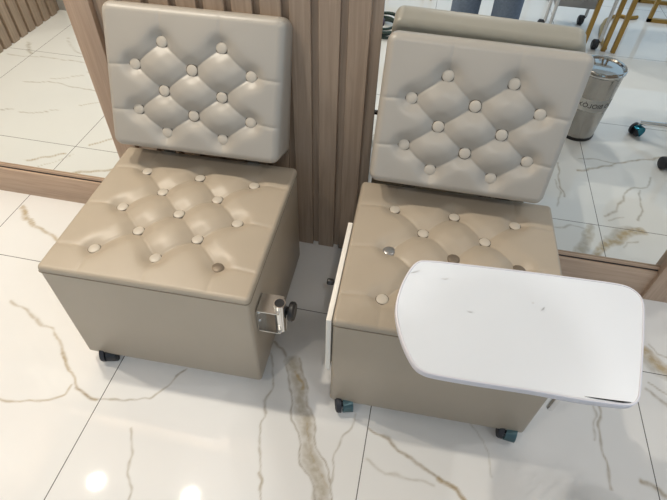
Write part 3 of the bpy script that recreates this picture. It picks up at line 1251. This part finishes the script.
# phone centre (world) is just behind the lens
rightv = Vector(ROT[:, 0])
upv_ = Vector(-ROT[:, 1])
fwv = Vector(fw)
ph_c = Vector((0, 0, CAM_H)) - fwv * 0.016 + rightv * 0.055 - upv_ * 0.02
pl = ph_c - Vector((PX, PY, 0))
hand_l = pl - rightv * 0.10 - fwv * 0.02 - upv_ * 0.02
hand_r = pl + rightv * 0.10 - fwv * 0.02 - upv_ * 0.02
V_ = [(0, -0.02, 0.93), (0, -0.03, 1.08), (0, -0.04, 1.24), (0, -0.05, 1.37), (0, -0.04, 1.47), (0, -0.015, 1.54), (0, 0.0, 1.63),
      (-0.165, -0.05, 1.37), (-0.20, 0.01, 1.17), tuple(hand_l),
      (0.165, -0.05, 1.37), (0.22, 0.03, 1.16), tuple(hand_r),
      (-0.085, -0.02, 0.86), (-HX, 0.0, 0.48), (-HX - 0.005, -0.03, 0.09), (-HX - 0.02, 0.12, 0.04),
      (0.085, -0.02, 0.86), (HX, 0.0, 0.48), (HX + 0.005, -0.03, 0.09), (HX + 0.02, 0.12, 0.04), (0, -0.005, 1.70)]
E_ = [(0, 1), (1, 2), (2, 3), (3, 4), (4, 5), (5, 6), (3, 7), (7, 8), (8, 9), (3, 10), (10, 11), (11, 12),
      (0, 13), (13, 14), (14, 15), (15, 16), (0, 17), (17, 18), (18, 19), (19, 20), (6, 21)]
Rd = [(0.15, 0.10), (0.135, 0.095), (0.15, 0.10), (0.13, 0.085), (0.046, 0.048), (0.074, 0.088), (0.098, 0.116),
      (0.06, 0.06), (0.042, 0.042), (0.026, 0.026), (0.06, 0.06), (0.042, 0.042), (0.026, 0.026),
      (0.085, 0.085), (0.058, 0.06), (0.038, 0.042), (0.035, 0.03), (0.085, 0.085), (0.058, 0.06), (0.038, 0.042), (0.035, 0.03), (0.080, 0.098)]
skin_obj('body', V_, E_, Rd, M['skin'], per)
# clothing: trousers and shirt follow the body
JV = [(0, -0.025, 1.03), (0, -0.02, 0.95), (0, -0.02, 0.89), (-0.088, -0.02, 0.80), (-HX, 0.0, 0.48), (-HX - 0.004, -0.03, 0.11),
      (0.088, -0.02, 0.80), (HX, 0.0, 0.48), (HX + 0.004, -0.03, 0.11)]
skin_obj('jeans', JV, [(0, 1), (1, 2), (2, 3), (3, 4), (4, 5), (2, 6), (6, 7), (7, 8)],
         [(0.155, 0.11), (0.165, 0.118), (0.15, 0.115), (0.098, 0.10), (0.080, 0.082), (0.072, 0.078), (0.098, 0.10), (0.080, 0.082), (0.072, 0.078)],
         M['jeans'], per)
SV = [(0, -0.022, 0.88), (0, -0.025, 1.0), (0, -0.035, 1.12), (0, -0.045, 1.26), (0, -0.05, 1.38), (-0.165, -0.05, 1.375), (-0.19, -0.005, 1.24),
      (0.165, -0.05, 1.375), (0.20, -0.005, 1.24)]
skin_obj('shirt', SV, [(0, 1), (1, 2), (2, 3), (3, 4), (4, 5), (5, 6), (4, 7), (7, 8)],
         [(0.19, 0.145), (0.18, 0.135), (0.165, 0.12), (0.168, 0.118), (0.14, 0.095), (0.078, 0.078), (0.07, 0.07), (0.078, 0.078), (0.07, 0.07)],
         M['shirt'], per)
for s in (-1, 1):
    skin_obj('shoe', [(s * (HX + 0.005), -0.06, 0.05), (s * (HX + 0.01), 0.04, 0.045), (s * (HX + 0.022), 0.16, 0.035)], [(0, 1), (1, 2)],
             [(0.047, 0.050), (0.050, 0.045), (0.045, 0.034)], M['shoe'], per)
# hair cap
b = bmesh.new()
bmesh.ops.create_uvsphere(b, u_segments=24, v_segments=16, radius=1.0)
for v in b.verts:
    v.co = Vector((v.co.x * 0.098, v.co.y * 0.120 - 0.018, v.co.z * 0.125 + 1.652))
bmesh.ops.delete(b, geom=[v for v in b.verts if v.co.z < 1.675 and v.co.y > 0.03 or v.co.z < 1.575], context='VERTS')
link('hair', b, M['hair'], per)
# face
EYE_Y = 0.092
for s in (-1, 1):
    b = bmesh.new()
    bmesh.ops.create_uvsphere(b, u_segments=12, v_segments=8, radius=0.011)
    bmesh.ops.translate(b, vec=(s * 0.031, EYE_Y, 1.615), verts=b.verts)
    eo = link('eye', b, M['eye'], per)
    b = bmesh.new()
    bmesh.ops.create_uvsphere(b, u_segments=12, v_segments=8, radius=0.006)
    bmesh.ops.translate(b, vec=(s * 0.031, EYE_Y + 0.0065, 1.613), verts=b.verts)
    link('pupil', b, M['hair'], eo)
    b = bmesh.new()
    bmesh.ops.create_uvsphere(b, u_segments=12, v_segments=8, radius=1)
    for v in b.verts:
        v.co = Vector((v.co.x * 0.012 + s * 0.088, v.co.y * 0.02 - 0.005, v.co.z * 0.03 + 1.59))
    link('ear', b, M['skin'], per)
skin_obj('nose', [(0, 0.088, 1.61), (0, 0.104, 1.582), (0, 0.092, 1.572)], [(0, 1), (1, 2)], [0.008, 0.013, 0.012], M['skin'], per, 0, 2)
b = bmesh.new()
bmesh.ops.create_uvsphere(b, u_segments=12, v_segments=8, radius=1)
for v in b.verts:
    v.co = Vector((v.co.x * 0.024, v.co.y * 0.008 + 0.078, v.co.z * 0.007 + 1.535))
link('mouth', b, M['lip'], per)
# hands: palm and five fingers around the ends of the phone
for s, hnd in ((-1, hand_l), (1, hand_r)):
    out = rightv * s
    V2 = [tuple(hnd), tuple(hnd - out * 0.02 + upv_ * 0.02 - fwv * 0.005)]
    E2 = [(0, 1)]
    R2 = [(0.026, 0.020), (0.030, 0.014)]
    for q, (ln, du) in enumerate(((0.058, 0.045), (0.066, 0.030), (0.062, 0.014), (0.050, -0.002))):
        base = hnd - out * 0.012 + upv_ * (du) - fwv * 0.004
        mid = base + fwv * 0.012 - out * 0.012
        tip = mid - out * (ln * 0.35)
        i0 = len(V2)
        V2 += [tuple(base), tuple(mid), tuple(tip)]
        E2 += [(1, i0), (i0, i0 + 1), (i0 + 1, i0 + 2)]
        R2 += [0.0085, 0.0078, 0.0065]
    base = hnd - fwv * 0.018 - out * 0.01 - upv_ * 0.01
    i0 = len(V2)
    V2 += [tuple(base), tuple(base - out * 0.03 + upv_ * 0.015), tuple(base - out * 0.045 + upv_ * 0.02)]
    E2 += [(0, i0), (i0, i0 + 1), (i0 + 1, i0 + 2)]
    R2 += [0.011, 0.0095, 0.008]
    skin_obj('hand', V2, E2, R2, M['skin'], per, 0, 2)
# the phone
b = bmesh.new()
box(b, -0.078, 0.078, -0.037, 0.037, -0.004, 0.004, 0.0035, 3)
phn = link('mobile_phone', b, M['black'])
pm4 = Matrix.Identity(4)
for r in range(3):
    pm4[r][0] = rightv[r]
    pm4[r][1] = upv_[r]
    pm4[r][2] = -fwv[r]
    pm4[r][3] = ph_c[r]
phn.matrix_world = pm4
tag(phn, 'black mobile phone held up in both hands of the standing person', 'phone')
